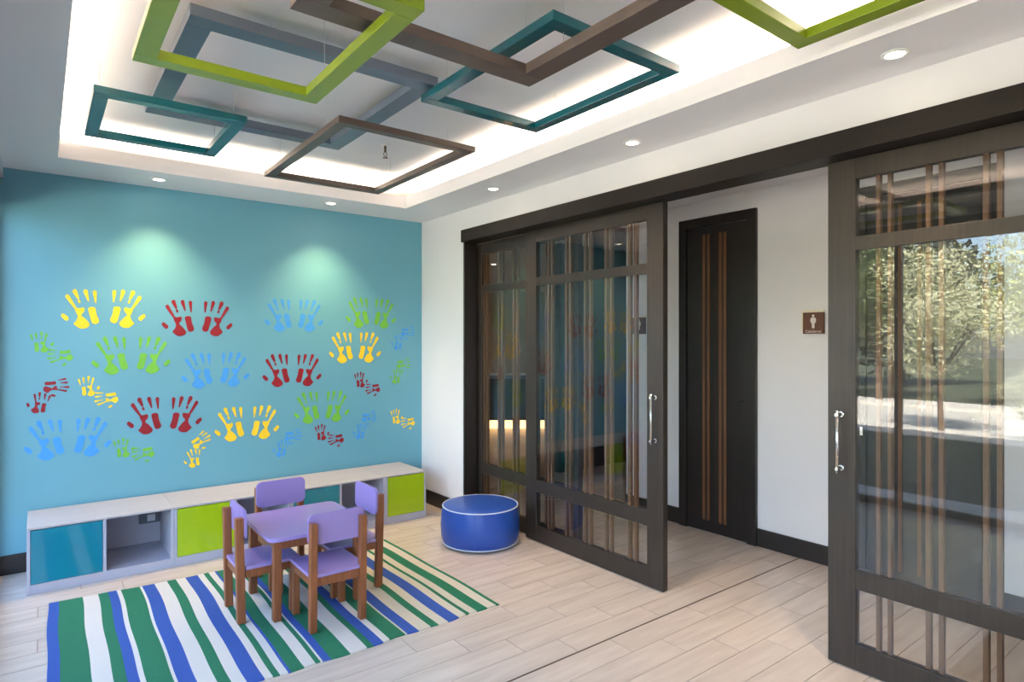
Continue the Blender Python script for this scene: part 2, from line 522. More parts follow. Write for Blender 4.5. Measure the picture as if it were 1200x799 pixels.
# ------------------------------------------------------------------ sliding doors
DZ = dict(b0=0.0, b1=0.122, p1=0.372, m1=0.462, q1=1.913, t1=1.975, u1=2.238, top=2.331)
def sliding_door(name, label, x0, ya, yb, slats, stile=0.124, handle=None):
    """ya < yb; x0 is the front face; slats is a list of (y0, y1)."""
    th = 0.044
    root = struct(thing(name, label, None, (x0, (ya + yb) / 2, 0)))
    off = tuple(root.location)
    x1 = x0 + th
    z0 = 0.006
    box('stile', x0, x1, ya, ya + stile, z0, DZ['top'], M['dark_wood'], root, 0.003, off)
    box('stile', x0, x1, yb - stile, yb, z0, DZ['top'], M['dark_wood'], root, 0.003, off)
    a, b = ya + stile, yb - stile
    for (za, zb) in ((z0, DZ['b1']), (DZ['p1'], DZ['m1']), (DZ['q1'], DZ['t1']), (DZ['u1'], DZ['top'])):
        box('rail', x0 + 0.001, x1 - 0.001, a - 0.001, b + 0.001, za, zb, M['dark_wood'], root, 0.002, off)
    for (za, zb) in ((DZ['b1'], DZ['p1']), (DZ['m1'], DZ['q1']), (DZ['t1'], DZ['u1'])):
        box('pane', x0 + 0.010, x0 + 0.015, a - 0.004, b + 0.004, za - 0.004, zb + 0.004, M['glass_door'], root, 0, off)
        for (sa, sb) in slats:
            box('slat', x0 + 0.0165, x1 - 0.002, sa + 0.002, sb - 0.003, za - 0.002, zb + 0.002, M['slat_wood'], root, 0.001, off)
    if handle is not None:
        hy, hz0, hz1 = handle
        h = thing('handle', 'vertical brushed steel bar handle', None, (x0 - off[0], hy - off[1], hz0))
        h.parent = root
        bmh = bmesh.new(); bm_tube(bmh, (-0.042, 0, -0.02), (-0.042, 0, hz1 - hz0 + 0.02), 0.0075, seg=20)
        obj('grip', bmh, M['steel'], h, True)
        for z in (0.0, hz1 - hz0):
            bmh = bmesh.new()
            bm_tube(bmh, (-0.051, 0, z), (-0.003, 0, z), 0.0085, seg=18)
            bm_tube(bmh, (-0.004, 0, z), (0.001, 0, z), 0.0125, seg=18)
            obj('post', bmh, M['steel'], h)
    return root
sl_front = [(3.355, 3.378), (3.392, 3.418), (3.160, 3.184), (3.200, 3.226), (2.962, 2.988), (3.012, 3.036), (2.772, 2.794), (2.816, 2.840), (2.562, 2.588), (2.612, 2.638)]
sliding_door('door_1', 'dark wood and glass sliding door with paired slats, behind the blue pouf, steel handle', XD, 2.343, 3.645, sl_front, handle=(2.40, 0.90, 1.16))
sl_rear = [(4.245, 4.268), (4.284, 4.306), (4.03, 4.055), (4.075, 4.10), (3.83, 3.855), (3.875, 3.90), (3.62, 3.645), (3.665, 3.69), (3.44, 3.463), (3.48, 3.505)]
sliding_door('door_2', 'dark wood and glass sliding door parked behind its neighbour beside the white wall', 2.985, 3.12, 4.43, sl_rear)
sl_right = [(1.114, 1.134), (1.159, 1.181), (0.918, 0.941), (0.964, 0.988), (0.723, 0.746), (0.766, 0.790), (0.515, 0.538), (0.560, 0.583), (0.31, 0.333), (0.355, 0.378)]
sliding_door('door_3', 'dark wood and glass sliding door mirroring the trees outside, steel handle', XD, 0.08, 1.381, sl_right, handle=(1.319, 0.915, 1.162))
sliding_door('door_4', 'dark wood and glass sliding door at the end of the opening behind its neighbour', 2.985, -0.61, 0.60, [(y + d, y + d + 0.023) for y in (-0.36, -0.15, 0.06, 0.27) for d in (0, 0.045)])

# ------------------------------------------------------------------ corridor doors with inlay strips
def flush_door(name, label, ya, yb, ztop, strips):
    root = struct(thing(name, label, None, (XC, (ya + yb) / 2, 0)))
    off = tuple(root.location)
    f = 0.072
    box('frame_post', XC - 0.03, XC - 0.0003, ya, ya + f, 0, ztop, M['black_wood'], root, 0.002, off)
    box('frame_post', XC - 0.03, XC - 0.0003, yb - f, yb, 0, ztop, M['black_wood'], root, 0.002, off)
    box('frame_head', XC - 0.03, XC - 0.0003, ya + f, yb - f, ztop - f, ztop, M['black_wood'], root, 0.002, off)
    leaf = box('door_leaf', XC - 0.018, XC - 0.0003, ya + f + 0.004, yb - f - 0.004, 0.006, ztop - f - 0.004, M['black_wood'], root, 0.002, off)
    lo = (XC - 0.00915, (ya + yb) / 2, 0.006 / 2 + (ztop - f - 0.004) / 2)
    for (sa, sb) in strips:
        box('inlay_strip', XC - 0.0225, XC - 0.0175, sa, sb, 0.095, 2.335, M['slat_dark'], leaf, 0.001, lo)
    b = bmesh.new()
    bm_tube(b, (-0.03, 0, 0), (0, 0, 0), 0.011, seg=18)
    obj('lock', b, M['chrome_dark'], root, loc=(XC - 0.017 - off[0], ya + f + 0.045 - off[1], 1.05))
flush_door('door_5', 'near-black flush washroom door with two pairs of brown inlay strips beside the brown sign', 2.467, 3.147, 2.475,
           [(2.902, 2.925), (2.860, 2.882), (2.753, 2.777), (2.714, 2.736)])
flush_door('door_6', 'near-black flush door behind the tree-mirroring sliding door', 1.034, 1.785, 2.475,
           [(1.552, 1.575), (1.51, 1.532), (1.405, 1.428), (1.362, 1.385)])
lp = box('lock_plate', XC - 0.035, XC - 0.0302, 1.728, 1.772, 0.90, 0.955, M['steel'], bpy.data.objects['door_6'], 0.002, tuple(bpy.data.objects['door_6'].location))

# ------------------------------------------------------------------ washroom sign
def poly_yz(bm, pts, x0, x1):
    vs0 = [bm.verts.new((x0, y, z)) for y, z in pts]
    vs1 = [bm.verts.new((x1, y, z)) for y, z in pts]
    bm.faces.new(vs0); bm.faces.new(list(reversed(vs1)))
    n = len(pts)
    for i in range(n):
        bm.faces.new((vs0[i], vs0[(i + 1) % n], vs1[(i + 1) % n], vs1[i]))
def washroom_sign(label, cy, z0, words=None):
    sg = thing('washroom_sign', label, 'sign', (XC, cy, z0))
    so = tuple(sg.location)
    box('back_plate', XC - 0.008, XC - 0.0005, cy - 0.065, cy + 0.087, z0 + 0.016, z0 + 0.163, M['sign_white'], sg, 0.002, so)
    box('front_plate', XC - 0.020, XC - 0.0085, cy - 0.072, cy + 0.072, z0, z0 + 0.145, M['sign_brown'], sg, 0.002, so)
    b = bmesh.new()
    head = [(0.0085 * math.cos(a), 0.062 + 0.0085 * math.sin(a)) for a in [2 * PI * i / 18 for i in range(18)]]
    body = smooth_poly([(-0.006, 0.051), (0.006, 0.051), (0.0165, 0.045), (0.019, 0.030), (0.015, 0.014), (0.0095, 0.010), (0.009, -0.012), (0.007, -0.022),
                        (-0.007, -0.022), (-0.009, -0.012), (-0.0095, 0.010), (-0.015, 0.014), (-0.019, 0.030), (-0.0165, 0.045)], 3)
    poly_yz(b, head, -0.001, 0.0)
    poly_yz(b, [(p[0], p[1]) for p in body], -0.001, 0.0)
    obj('standing_figure', b, M['sign_ink'], sg, loc=(XC - 0.0201 - so[0], 0, 0.060))
    if words:
        tcv = bpy.data.curves.new('lettering', 'FONT')
        tcv.body = words
        tcv.size = 0.025
        tcv.align_x = 'CENTER'
        tcv.extrude = 0.0004
        to = bpy.data.objects.new('lettering_source', tcv)
        C.objects.link(to)
        dg = bpy.context.evaluated_depsgraph_get()
        tme = bpy.data.meshes.new_from_object(to.evaluated_get(dg))
        bpy.data.objects.remove(to)
        tme.name = 'lettering'
        tme.materials.clear(); tme.materials.append(M['sign_ink'])
        tx = bpy.data.objects.new('lettering', tme)
        C.objects.link(tx); tx.parent = sg
        tx.matrix_local = Matrix(((0, 0, -1, -0.0206), (-1, 0, 0, 0), (0, 1, 0, 0.008), (0, 0, 0, 1)))
washroom_sign('small brown washroom sign with white figure and lettering on the corridor wall', 2.050, 1.549, 'Caballeros')
washroom_sign('small brown sign on the corridor wall behind the parked glass door', 3.575, 1.560)

# ------------------------------------------------------------------ hanging ceiling frames
def ceiling_frame(label, m, xa, xb, ya, yb, z, wd, h):
    root = thing('ceiling_frame', label, 'ceiling frame', ((xa + xb) / 2, (ya + yb) / 2, z), group='coloured frames hung in the ceiling tray')
    off = tuple(root.location)
    box('bar', xa, xb, yb - wd, yb, z, z + h, m, root, 0.002, off)
    box('bar', xa, xb, ya, ya + wd, z, z + h, m, root, 0.002, off)
    box('bar', xa, xa + wd, ya + wd, yb - wd, z, z + h, m, root, 0.002, off)
    box('bar', xb - wd, xb, ya + wd, yb - wd, z, z + h, m, root, 0.002, off)
    q = wd / 2
    for (x, y) in ((xa + q, ya + (yb - ya) * 0.2), (xb - q, ya + (yb - ya) * 0.2), (xa + q, ya + (yb - ya) * 0.8), (xb - q, ya + (yb - ya) * 0.8)):
        b = bmesh.new()
        bm_tube(b, (x - off[0], y - off[1], h), (x - off[0], y - off[1], ZT - z - 0.0005), 0.0011, seg=8)
        bm_tube(b, (x - off[0], y - off[1], h), (x - off[0], y - off[1], h + 0.012), 0.006, seg=10)
        obj('hanging_wire', b, M['wire'], root)
    return root
def zs(z, pts):            # rescale corners measured at z = 2.6 to another hanging height
    return [p * (z - 1.5) / 1.1 for p in pts]
def fr(label, m, z, xs, ys, wd, h):
    xa, xb = zs(z, xs); ya, yb = zs(z, ys)
    ceiling_frame(label, m, xa, xb, ya, yb, z, wd, h)
fr('blue-grey hanging frame, highest of all, crossed by the lime, small brown and teal ones', M['fr_grey'], 2.715, (0.400, 1.365), (2.299, 3.416), 0.090, 0.045)
fr('small teal hanging frame over the corner of the blue-grey one near the turquoise wall', M['fr_teal'], 2.62, (0.187, 0.829), (3.269, 4.005), 0.060, 0.034)
fr('large lime green hanging frame over the blue-grey one, wires to the tray', M['fr_green'], 2.48, (0.286, 1.018), (1.800, 2.817), 0.066, 0.036)
fr('wide grey-brown hanging frame crossing the lime green frame and a teal frame', M['fr_brown'], 2.55, (0.656, 1.680), (0.70, 2.062), 0.092, 0.040)
fr('teal hanging frame crossed by the wide grey-brown one', M['fr_teal'], 2.66, (1.390, 2.082), (1.575, 2.496), 0.060, 0.036)
fr('small grey-brown hanging frame round the sprinkler head, beside the tray corner', M['fr_brown'], 2.60, (1.188, 2.014), (2.968, 4.265), 0.058, 0.034)
fr('lime green hanging frame next to the tray edge above the sliding doors', M['fr_green'], 2.58, (1.40, 2.268), (0.10, 1.178), 0.062, 0.036)

# sprinkler head
sp = thing('sprinkler_head', 'small brass fire sprinkler head under the ceiling tray', 'sprinkler', (1.83, 3.77, ZT))
b = bmesh.new(); bm_lathe(b, [(0, -0.0005), (0.032, -0.0005), (0.032, -0.004), (0.012, -0.008), (0, -0.008)], 24); obj('rosette', b, M['ring'], sp, True)
b = bmesh.new(); bm_tube(b, (0, 0, -0.007), (0, 0, -0.05), 0.008, seg=12); obj('stem', b, M['sprinkler'], sp)
for s in (-1, 1):
    b = bmesh.new(); bm_tube(b, (s * 0.006, 0, -0.045), (s * 0.012, 0, -0.065), 0.0025, seg=8); bm_tube(b, (s * 0.012, 0, -0.065), (s * 0.003, 0, -0.085), 0.0025, seg=8); obj('yoke_arm', b, M['sprinkler'], sp)
b = bmesh.new(); bm_tube(b, (0, 0, -0.085), (0, 0, -0.088), 0.018, seg=16); obj('deflector', b, M['sprinkler'], sp)

# ------------------------------------------------------------------ recessed downlights
def downlight(label, x, y, zc=ZC, watts=None, group='recessed downlights', col=(1.0, 0.76, 0.53), r=0.042, cone=78):
    d = thing('downlight', label, 'ceiling light', (x, y, zc), group=group)
    b = bmesh.new()
    bm_lathe(b, [(r * 0.80, -0.0015), (r * 0.86, -0.006), (r * 1.15, -0.005), (r * 1.2, -0.0005), (r * 0.8, -0.0005), (r * 0.80, -0.0015)], 32)
    obj('trim_ring', b, M['ring'], d, True)
    b = bmesh.new(); bm_lathe(b, [(0, -0.0022), (r * 0.8, -0.0022), (r * 0.8, -0.0006), (0, -0.0006)], 32)
    obj('lens', b, M['lamp_on'], d)
    ld = bpy.data.lights.new('downlight_lamp', 'SPOT')
    ld.energy = SPOT_WATTS if watts is None else watts
    ld.color = col
    ld.spot_size = math.radians(cone)
    ld.spot_blend = 1.0
    ld.shadow_soft_size = 0.03
    o = bpy.data.objects.new('downlight_lamp', ld)
    C.objects.link(o)
    o.parent = d
    o.location = (0, 0, -0.012)
downlight('recessed round downlight by the turquoise wall near the glazed front', 0.647, 4.825, watts=WALL_WATTS, col=(1.0, 0.66, 0.30), cone=96)
downlight('recessed round downlight by the turquoise wall above the blue top handprints', 1.861, 4.814, watts=WALL_WATTS, col=(1.0, 0.66, 0.30), cone=96)
downlight('recessed round downlight in the soffit above the blue pouf', 2.622, 3.634)
downlight('recessed round downlight in the soffit above the steel handle of the parked door', 2.631, 2.315)
downlight('recessed round downlight in the soffit above the tree-mirroring door', 2.625, 0.979)
downlight('added fill downlight in the soffit above the doormat', 2.625, -0.36)  # out of view, added to raise the lamp light in the room
downlight('added fill downlight in the soffit facing the turquoise wall, window side', 0.65, -0.88)  # extra lamp behind the camera, added to brighten the interior
downlight('added fill downlight in the soffit facing the turquoise wall, door side', 1.86, -0.88)  # its twin, also added as fill from behind the camera
CW = 20.0
for lb, x, y in (('added fill downlight in the corridor ceiling by the washroom sign', 3.60, 2.10),  # added to light the corridor, no such fitting known
                 ('added fill downlight in the corridor ceiling behind the mirroring door', 3.60, 0.60),  # likewise added, fills the other end of the corridor
                 ('recessed round downlight in the corridor ceiling behind the parked doors', 3.70, 4.30),
                 ('added fill downlight in the lobby ceiling before the reception desk', 5.20, 7.20),  # added to brighten the lobby behind the glass
                 ('added fill downlight in the lobby ceiling above the reception desk', 6.60, 8.90)):  # second lamp added as lobby fill
    downlight(lb, x, y, watts=CW * (0.3 if 4 < y < 5 else (2.0 if y > 5 else 1.0)))

# ------------------------------------------------------------------ reception desk in the lobby
ds = thing('reception_desk', 'dark reception desk with a pale ledge and warm lit plinth beyond the glass doors', 'desk', (6.3, 8.35, 0), math.radians(-37))
b = bmesh.new(); bm_box(b, -1.7, 1.7, -0.02, 0.55, 0.15, 0.86, 0.006); obj('front_panel', b, M['desk'], ds)
b = bmesh.new(); bm_box(b, -1.75, 1.75, -0.06, 0.60, 0.861, 0.92, 0.006); obj('ledge', b, M['desk_top'], ds)
b = bmesh.new(); bm_box(b, -1.6, 1.6, 0.06, 0.5, 0.0, 0.149); obj('plinth', b, M['desk_glow'], ds)

# ------------------------------------------------------------------ shelf units under the turquoise wall
CF, CBK, CH = 4.60, YW - 0.016, 0.394     # front, back, height
DT = {'b': ('turquoise', M['door_blue']), 'g': ('lime green', M['door_green']), 't': ('dark teal', M['door_teal'])}
def shelf_unit(label, xa, xb, cells):
    u = thing('shelf_unit', label, 'shelf unit', ((xa + xb) / 2, (CF + CBK) / 2, 0), group='low shelf units')
    off = tuple(u.location)
    p, tk = 0.058, 0.018
    e = 0.0008
    box('top_panel', xa + e, xb - e, CF, CBK, CH - 0.012, CH, M['cab'], u, 0.0015, off)
    box('side_panel', xa + e, xa + tk, CF, CBK, 0, CH - 0.0125, M['cab_side'], u, 0.001, off)
    box('side_panel', xb - tk, xb - e, CF, CBK, 0, CH - 0.0125, M['cab_side'], u, 0.001, off)
    box('bottom_panel', xa + tk, xb - tk, CF + 0.001, CBK, 0.0, p, M['cab_side'], u, 0.001, off)
    box('back_panel', xa + tk, xb - tk, CBK - 0.012, CBK - 0.001, p, CH - 0.0125, M['cab_side'], u, 0, off)
    n = len(cells)
    iw = (xb - xa - 2 * tk - (n - 1) * tk) / n
    for i, c in enumerate(cells):
        ca = xa + tk + i * (iw + tk)
        if i > 0:
            box('divider', ca - tk, ca, CF + 0.0005, CBK - 0.013, p, CH - 0.0125, M['cab_side'], u, 0.001, off)
        if c in DT:
            d = box('door', ca + 0.002, ca + iw - 0.002, CF - 0.001, CF + 0.016, p + 0.002, CH - 0.016, DT[c][1], u, 0.0015, off)
            d['label'] = DT[c][0] + ' glossy door'
    return u
u1 = shelf_unit('low shelf unit by the glazed front, turquoise door beside an open cubby', -0.064, 0.706, ['b', 'o'])
shelf_unit('low shelf unit with a lime green door beside an open cubby, behind the play table', 0.706, 1.476, ['g', 'o'])
shelf_unit('low shelf unit with a dark teal door beside an open cubby', 1.476, 2.236, ['t', 'o'])
shelf_unit('single low shelf unit with one lime green door by the white wall', 2.236, 2.612, ['g'])
po = box('power_outlet', 0.555, 0.686, CBK - 0.030, CBK - 0.0122, 0.200, 0.275, M['outlet'], u1, 0.004, tuple(u1.location))
po['label'] = 'grey power outlet'
box('socket', 0.605, 0.655, CBK - 0.036, CBK - 0.0302, 0.214, 0.261, M['outlet_light'], po, 0.003, (0.6205, CBK - 0.0211, 0.2375))

# ------------------------------------------------------------------ rug
stripes = [('b', .031), ('g', .077), ('w', .189), ('g', .264), ('b', .313), ('w', .357), ('g', .378), ('w', .475), ('b', .488), ('w', .554), ('g', .623), ('w', .672),
           ('b', .725), ('w', .795), ('g', .830), ('w', .860), ('b', .895), ('g', .908), ('w', .968), ('g', 1.022), ('w', 1.045), ('b', 1.055), ('g', 1.092), ('w', 1.184),
           ('g', 1.268), ('b', 1.302), ('w', 1.354), ('g', 1.390), ('c', 1.478), ('b', 1.488), ('c', 1.550), ('g', 1.622), ('c', 1.667), ('b', 1.723), ('c', 1.797),
           ('g', 1.845), ('c', 1.868), ('g', 1.916), ('c', 1.985), ('g', 2.045), ('', 2.068)]
rm = {'w': 0, 'c': 1, 'g': 2, 'b': 3}
xs, mi = [], []
for (c, x), (_, xn) in zip(stripes, stripes[1:]):
    n = max(1, int((xn - x) / 0.03))
    for i in range(n):
        xs.append(x + (xn - x) * i / n); mi.append(rm[c])
xs.append(stripes[-1][1])
NY = 46
b = bmesh.new()
def rug_y(x, t):
    s = (x - 0.03) / 2.04
    yb = 4.375 - 0.125 * s + 0.006 * math.sin(9 * x) + 0.004 * math.sin(23 * x)
    yf = 2.805 + 0.10 * max(0.0, (0.95 - x) / 0.6) ** 1.3 * (1 if x < 0.95 else 0) + 0.006 * math.sin(14 * x) + 0.004 * math.sin(31 * x + 1)
    return yf + (yb - yf) * t
top, bot = [], []
for x in xs:
    ct, cb = [], []
    for j in range(NY + 1):
        t = j / NY
        y = rug_y(x, t)
        xx = x + 0.006 * math.sin(3.1 * y + 2 * x) + 0.003 * math.sin(9 * y + 5 * x)
        z = 0.006 + 0.0018 * max(0.0, math.sin(11 * x + 2.0 * y)) * (1 - min(1, t * 3)) + 0.0006 * math.sin(40 * x + 3 * y)
        ct.append(b.verts.new((xx, y, z))); cb.append(b.verts.new((xx, y, 0.0006)))
    top.append(ct); bot.append(cb)
for i in range(len(xs) - 1):
    for j in range(NY):
        f = b.faces.new((top[i][j], top[i + 1][j], top[i + 1][j + 1], top[i][j + 1])); f.material_index = mi[i]
        f = b.faces.new((bot[i][j], bot[i][j + 1], bot[i + 1][j + 1], bot[i + 1][j])); f.material_index = mi[i]
    for j in (0, NY):
        f = b.faces.new((top[i][j], bot[i][j], bot[i + 1][j], top[i + 1][j])); f.material_index = mi[i]
for i in (0, len(xs) - 1):
    for j in range(NY):
        f = b.faces.new((top[i][j], top[i][j + 1], bot[i][j + 1], bot[i][j])); f.material_index = mi[min(i, len(mi) - 1)]
rug = obj('striped_rug', b, [M['rug_white'], M['rug_cream'], M['rug_green'], M['rug_blue']])
tag(rug, 'woven rug with blue, green and white stripes under the play table', 'rug')
RZ = 0.0085

# ------------------------------------------------------------------ play table
def rounded_slab(bm, x0, x1, y0, y1, z0, z1, r, seg=6, bev=0.004):
    pts = []
    for (cx, cy, a0) in ((x1 - r, y1 - r, 0), (x0 + r, y1 - r, PI / 2), (x0 + r, y0 + r, PI), (x1 - r, y0 + r, 1.5 * PI)):
        for k in range(seg + 1):
            a = a0 + PI / 2 * k / seg
            pts.append((cx + r * math.cos(a), cy + r * math.sin(a)))
    vs = [bm.verts.new((x, y, z0)) for x, y in pts]
    f = bm.faces.new(vs)
    ex = bmesh.ops.extrude_face_region(bm, geom=[f])
    nv = [g for g in ex['geom'] if isinstance(g, bmesh.types.BMVert)]
    bmesh.ops.translate(bm, verts=nv, vec=(0, 0, z1 - z0))
    es = [e for e in bm.edges if abs(e.verts[0].co.z - e.verts[1].co.z) < 1e-6]
    if bev:
        bmesh.ops.bevel(bm, geom=es, offset=bev, segments=2, affect='EDGES')
TBX0, TBX1, TBY0, TBY1, TBZ = 0.945, 1.512, 3.295, 3.885, 0.462
tb = thing('play_table', 'low lavender topped children\'s table with brown wooden legs on the rug', 'table', ((TBX0 + TBX1) / 2, (TBY0 + TBY1) / 2, RZ))
hx, hy = (TBX1 - TBX0) / 2, (TBY1 - TBY0) / 2
b = bmesh.new(); rounded_slab(b, -hx, hx, -hy, hy, TBZ - 0.020 - RZ, TBZ - RZ, 0.055); obj('tabletop', b, M['purple'], tb)
lx, ly, lw = hx - 0.035, hy - 0.045, 0.042
for sx in (-1, 1):
    for sy in (-1, 1):
        b = bmesh.new()
        bm_box(b, *sorted((sx * lx, sx * (lx - lw))), *sorted((sy * ly, sy * (ly - lw))), 0, TBZ - 0.0205 - RZ, 0.004)
        obj('leg', b, M['toy_wood'], tb)
for s in (-1, 1):
    b = bmesh.new(); bm_box(b, -lx + lw, lx - lw, *sorted((s * (ly - 0.010), s * (ly - 0.030))), TBZ - 0.075 - RZ, TBZ - 0.0205 - RZ, 0.002); obj('apron', b, M['toy_wood'], tb)
    b = bmesh.new(); bm_box(b, *sorted((s * (lx - 0.010), s * (lx - 0.030))), -ly + lw, ly - lw, TBZ - 0.075 - RZ, TBZ - 0.0205 - RZ, 0.002); obj('apron', b, M['toy_wood'], tb)

# ------------------------------------------------------------------ children's chairs (built facing +Y, rear legs at y = 0)
def make_chair():
    c = thing('childs_chair', '', 'chair', (0, 0, 0), group="children's chairs round the play table")
    W, D, S, PH, BT, lw, ld = 0.152, 0.315, 0.296, 0.558, 0.598, 0.036, 0.042
    for s in (-1, 1):
        b = bmesh.new(); bm_box(b, *sorted((s * W, s * (W - lw))), 0, ld, 0, PH, 0.004)
        for v in b.verts:                       # the upright leans a little above the seat
            if v.co.z > 0.4:
                v.co.y -= 0.012
        obj('rear_leg', b, M['toy_wood'], c)
        b = bmesh.new(); bm_box(b, *sorted((s * (W - 0.004), s * (W - 0.004 - lw))), D - 0.04, D, 0, S - 0.0185, 0.004); obj('front_leg', b, M['toy_wood'], c)
        b = bmesh.new(); bm_box(b, *sorted((s * (W - 0.008), s * (W - 0.028))), ld, D - 0.04, S - 0.062, S - 0.0185, 0.002); obj('side_rail', b, M['toy_wood'], c)
    b = bmesh.new(); bm_box(b, -W + lw, W - lw, 0.010, 0.032, S - 0.066, S - 0.0185, 0.002); obj('rear_rail', b, M['toy_wood'], c)
    b = bmesh.new(); bm_box(b, -W + lw + 0.004, W - lw - 0.004, D - 0.032, D - 0.012, S - 0.062, S - 0.0185, 0.002); obj('front_rail', b, M['toy_wood'], c)
    b = bmesh.new(); bm_box(b, -W + 0.001, W - 0.001, 0.0425, D + 0.014, S - 0.018, S, 0.003)
    bm_box(b, -W + lw + 0.001, W - lw - 0.001, 0.004, 0.0425, S - 0.018, S, 0.002)
    obj('seat', b, M['purple'], c)
    b = bmesh.new(); rounded_slab(b, -W - 0.002, W + 0.002, 0.0, BT - 0.437, 0, 0.016, 0.034, bev=0.003)
    bmesh.ops.transform(b, matrix=Matrix(((1, 0, 0, 0), (0, 0, 1, 0.0325), (0, 1, 0, 0.437), (0, 0, 0, 1))), verts=b.verts)
    for v in b.verts:
        v.co.y -= (v.co.z - 0.437) * 0.02
    obj('backrest', b, M['purple'], c)
    return c
ch = make_chair()
spots = [('lavender child\'s chair with its back to the glazed front', (0.822, 3.580, RZ), -PI / 2),
         ('lavender child\'s chair with its back to the shelf units', (1.232, 4.085, RZ), PI),
         ('lavender child\'s chair with its back to the sliding doors', (1.652, 3.590, RZ), PI / 2),
         ('lavender child\'s chair facing the shelf units, its posts away from them', (1.240, 3.092, RZ), 0.0)]
for i, (lb, loc, rz) in enumerate(spots):
    o = ch if i == 0 else copy_tree(ch)
    o['label'] = lb
    o.location = loc
    o.rotation_euler = (0, 0, rz)

# ------------------------------------------------------------------ pouf
pf = thing('pouf', 'round blue vinyl pouf with pale piping beside the sliding doors', 'pouf', (2.612, 3.785, 0), math.radians(20))
R0, HP = 0.289, 0.297
prof = [(0, 0.004), (0.2, 0.003), (R0 - 0.03, 0.006), (R0 - 0.012, 0.016), (R0 + 0.001, 0.06), (R0 + 0.006, 0.14), (R0 + 0.001, 0.22), (R0 - 0.010, HP - 0.018)]
b = bmesh.new(); bm_lathe(b, prof, 72); obj('side_cover', b, M['blue_vinyl'], pf, True)
b = bmesh.new(); bm_lathe(b, [(R0 - 0.010, HP - 0.018), (R0 - 0.03, HP - 0.010), (0.2, HP - 0.001), (0.1, HP + 0.002), (0, HP + 0.003)], 72); obj('top_cover', b, M['blue_vinyl'], pf, True)
for (r, z) in ((R0 - 0.009, HP - 0.017), (R0 - 0.010, 0.018)):
    b = bmesh.new()
    bm_lathe(b, [(r + 0.0045 * math.cos(a), z + 0.0045 * math.sin(a)) for a in [2 * PI * i / 8 for i in range(9)]], 72)
    obj('piping', b, M['piping'], pf, True)
b = bmesh.new()
bm_tube(b, (-R0 - 0.001, 0, 0.06), (-R0 - 0.004, 0, 0.14), 0.0025, seg=8); bm_tube(b, (-R0 - 0.004, 0, 0.14), (-R0 - 0.000, 0, 0.22), 0.0025, seg=8)
bm_tube(b, (-R0 - 0.000, 0, 0.22), (-R0 + 0.010, 0, HP - 0.02), 0.0025, seg=8); bm_tube(b, (-R0 + 0.011, 0, 0.02), (-R0 - 0.001, 0, 0.06), 0.0025, seg=8)
sm = obj('seam', b, M['blue_vinyl'], pf); sm.rotation_euler = (0, 0, math.radians(28))

# ------------------------------------------------------------------ dark doormat by the mirroring door (seen in its glass)
b = bmesh.new()
pts = [(2.62, 0.1), (1.65, 0.1)]
n = 24
for i in range(n):
    x = 1.65 + 0.97 * i / n
    pts += [(x, 1.0), (x + 0.97 / n * 0.5, 0.972)]
pts.append((2.62, 1.0))
vs = [b.verts.new((x, y, 0.0005)) for x, y in pts]
f = b.faces.new(vs)
ex = bmesh.ops.extrude_face_region(b, geom=[f])
bmesh.ops.translate(b, verts=[g for g in ex['geom'] if isinstance(g, bmesh.types.BMVert)], vec=(0, 0, 0.012))
dm = obj('doormat', b, M['mat_brown'])
tag(dm, 'dark brown doormat with a sawtooth edge, mirrored low in the door glass', 'doormat')

# ------------------------------------------------------------------ handprints on the turquoise wall
def hand_mesh(name, mirror, m):
    """A right-way-up handprint, thumb towards -X unless mirrored; unit height."""
    b = bmesh.new()
    S = 1 / 450.0
    def P(x, y):
        u = (x - 338) * S * 0.80
        return ((-u if mirror else u), (320 - y) * S)
    lvl = [0]
    def add(pts):
        lvl[0] += 1
        t = 0.0016 + 0.00008 * lvl[0]
        v0 = [b.verts.new((x, 0, z)) for x, z in pts]
        v1 = [b.verts.new((x, -t, z)) for x, z in pts]
        b.faces.new(v1)
        k = len(pts)
        for i in range(k):
            b.faces.new((v0[i], v0[(i + 1) % k], v1[(i + 1) % k], v1[i]))
    def cap(x0, y0, r0, x1, y1, r1):
        d = math.atan2(y1 - y0, x1 - x0)
        pts = []
        for k in range(9):
            a = d + PI / 2 + PI * k / 8
            pts.append(P(x0 + r0 * math.cos(a), y0 + r0 * math.sin(a)))
        for k in range(7):
            a = d - PI / 2 + PI * k / 6
            pts.append(P(x1 + r1 * math.cos(a), y1 + r1 * math.sin(a)))
        add(pts)
    cap(138, 400, 24, 178, 432, 27)
    cap(190, 182, 25, 284, 312, 13)
    cap(276, 122, 28, 312, 192, 15)
    cap(322, 226, 15, 330, 242, 13)
    cap(402, 118, 27, 436, 222, 9)
    cap(512, 124, 25, 522, 238, 9)
    add([P(*q) for q in smooth_poly([(278, 306), (325, 312), (380, 302), (388, 345), (352, 392), (394, 428), (448, 486), (436, 524), (384, 545), (330, 543), (290, 518), (262, 490), (296, 450), (310, 400), (284, 352)], 3)])
    add([P(*q) for q in smooth_poly([(432, 318), (455, 296), (500, 294), (522, 312), (534, 380), (564, 448), (550, 480), (510, 492), (478, 474), (456, 410), (442, 360)], 3)])
    me = bpy.data.meshes.new(name)
    bmesh.ops.recalc_face_normals(b, faces=b.faces[:])
    b.to_mesh(me); b.free()
    me.materials.append(m)
    return me
HM = {}
for c in 'yrgb':
    for mi_ in (False, True):
        HM[c, mi_] = hand_mesh('handprint', mi_, M['hand_' + c])
CN = {'y': 'yellow', 'r': 'dark red', 'g': 'green', 'b': 'blue'}
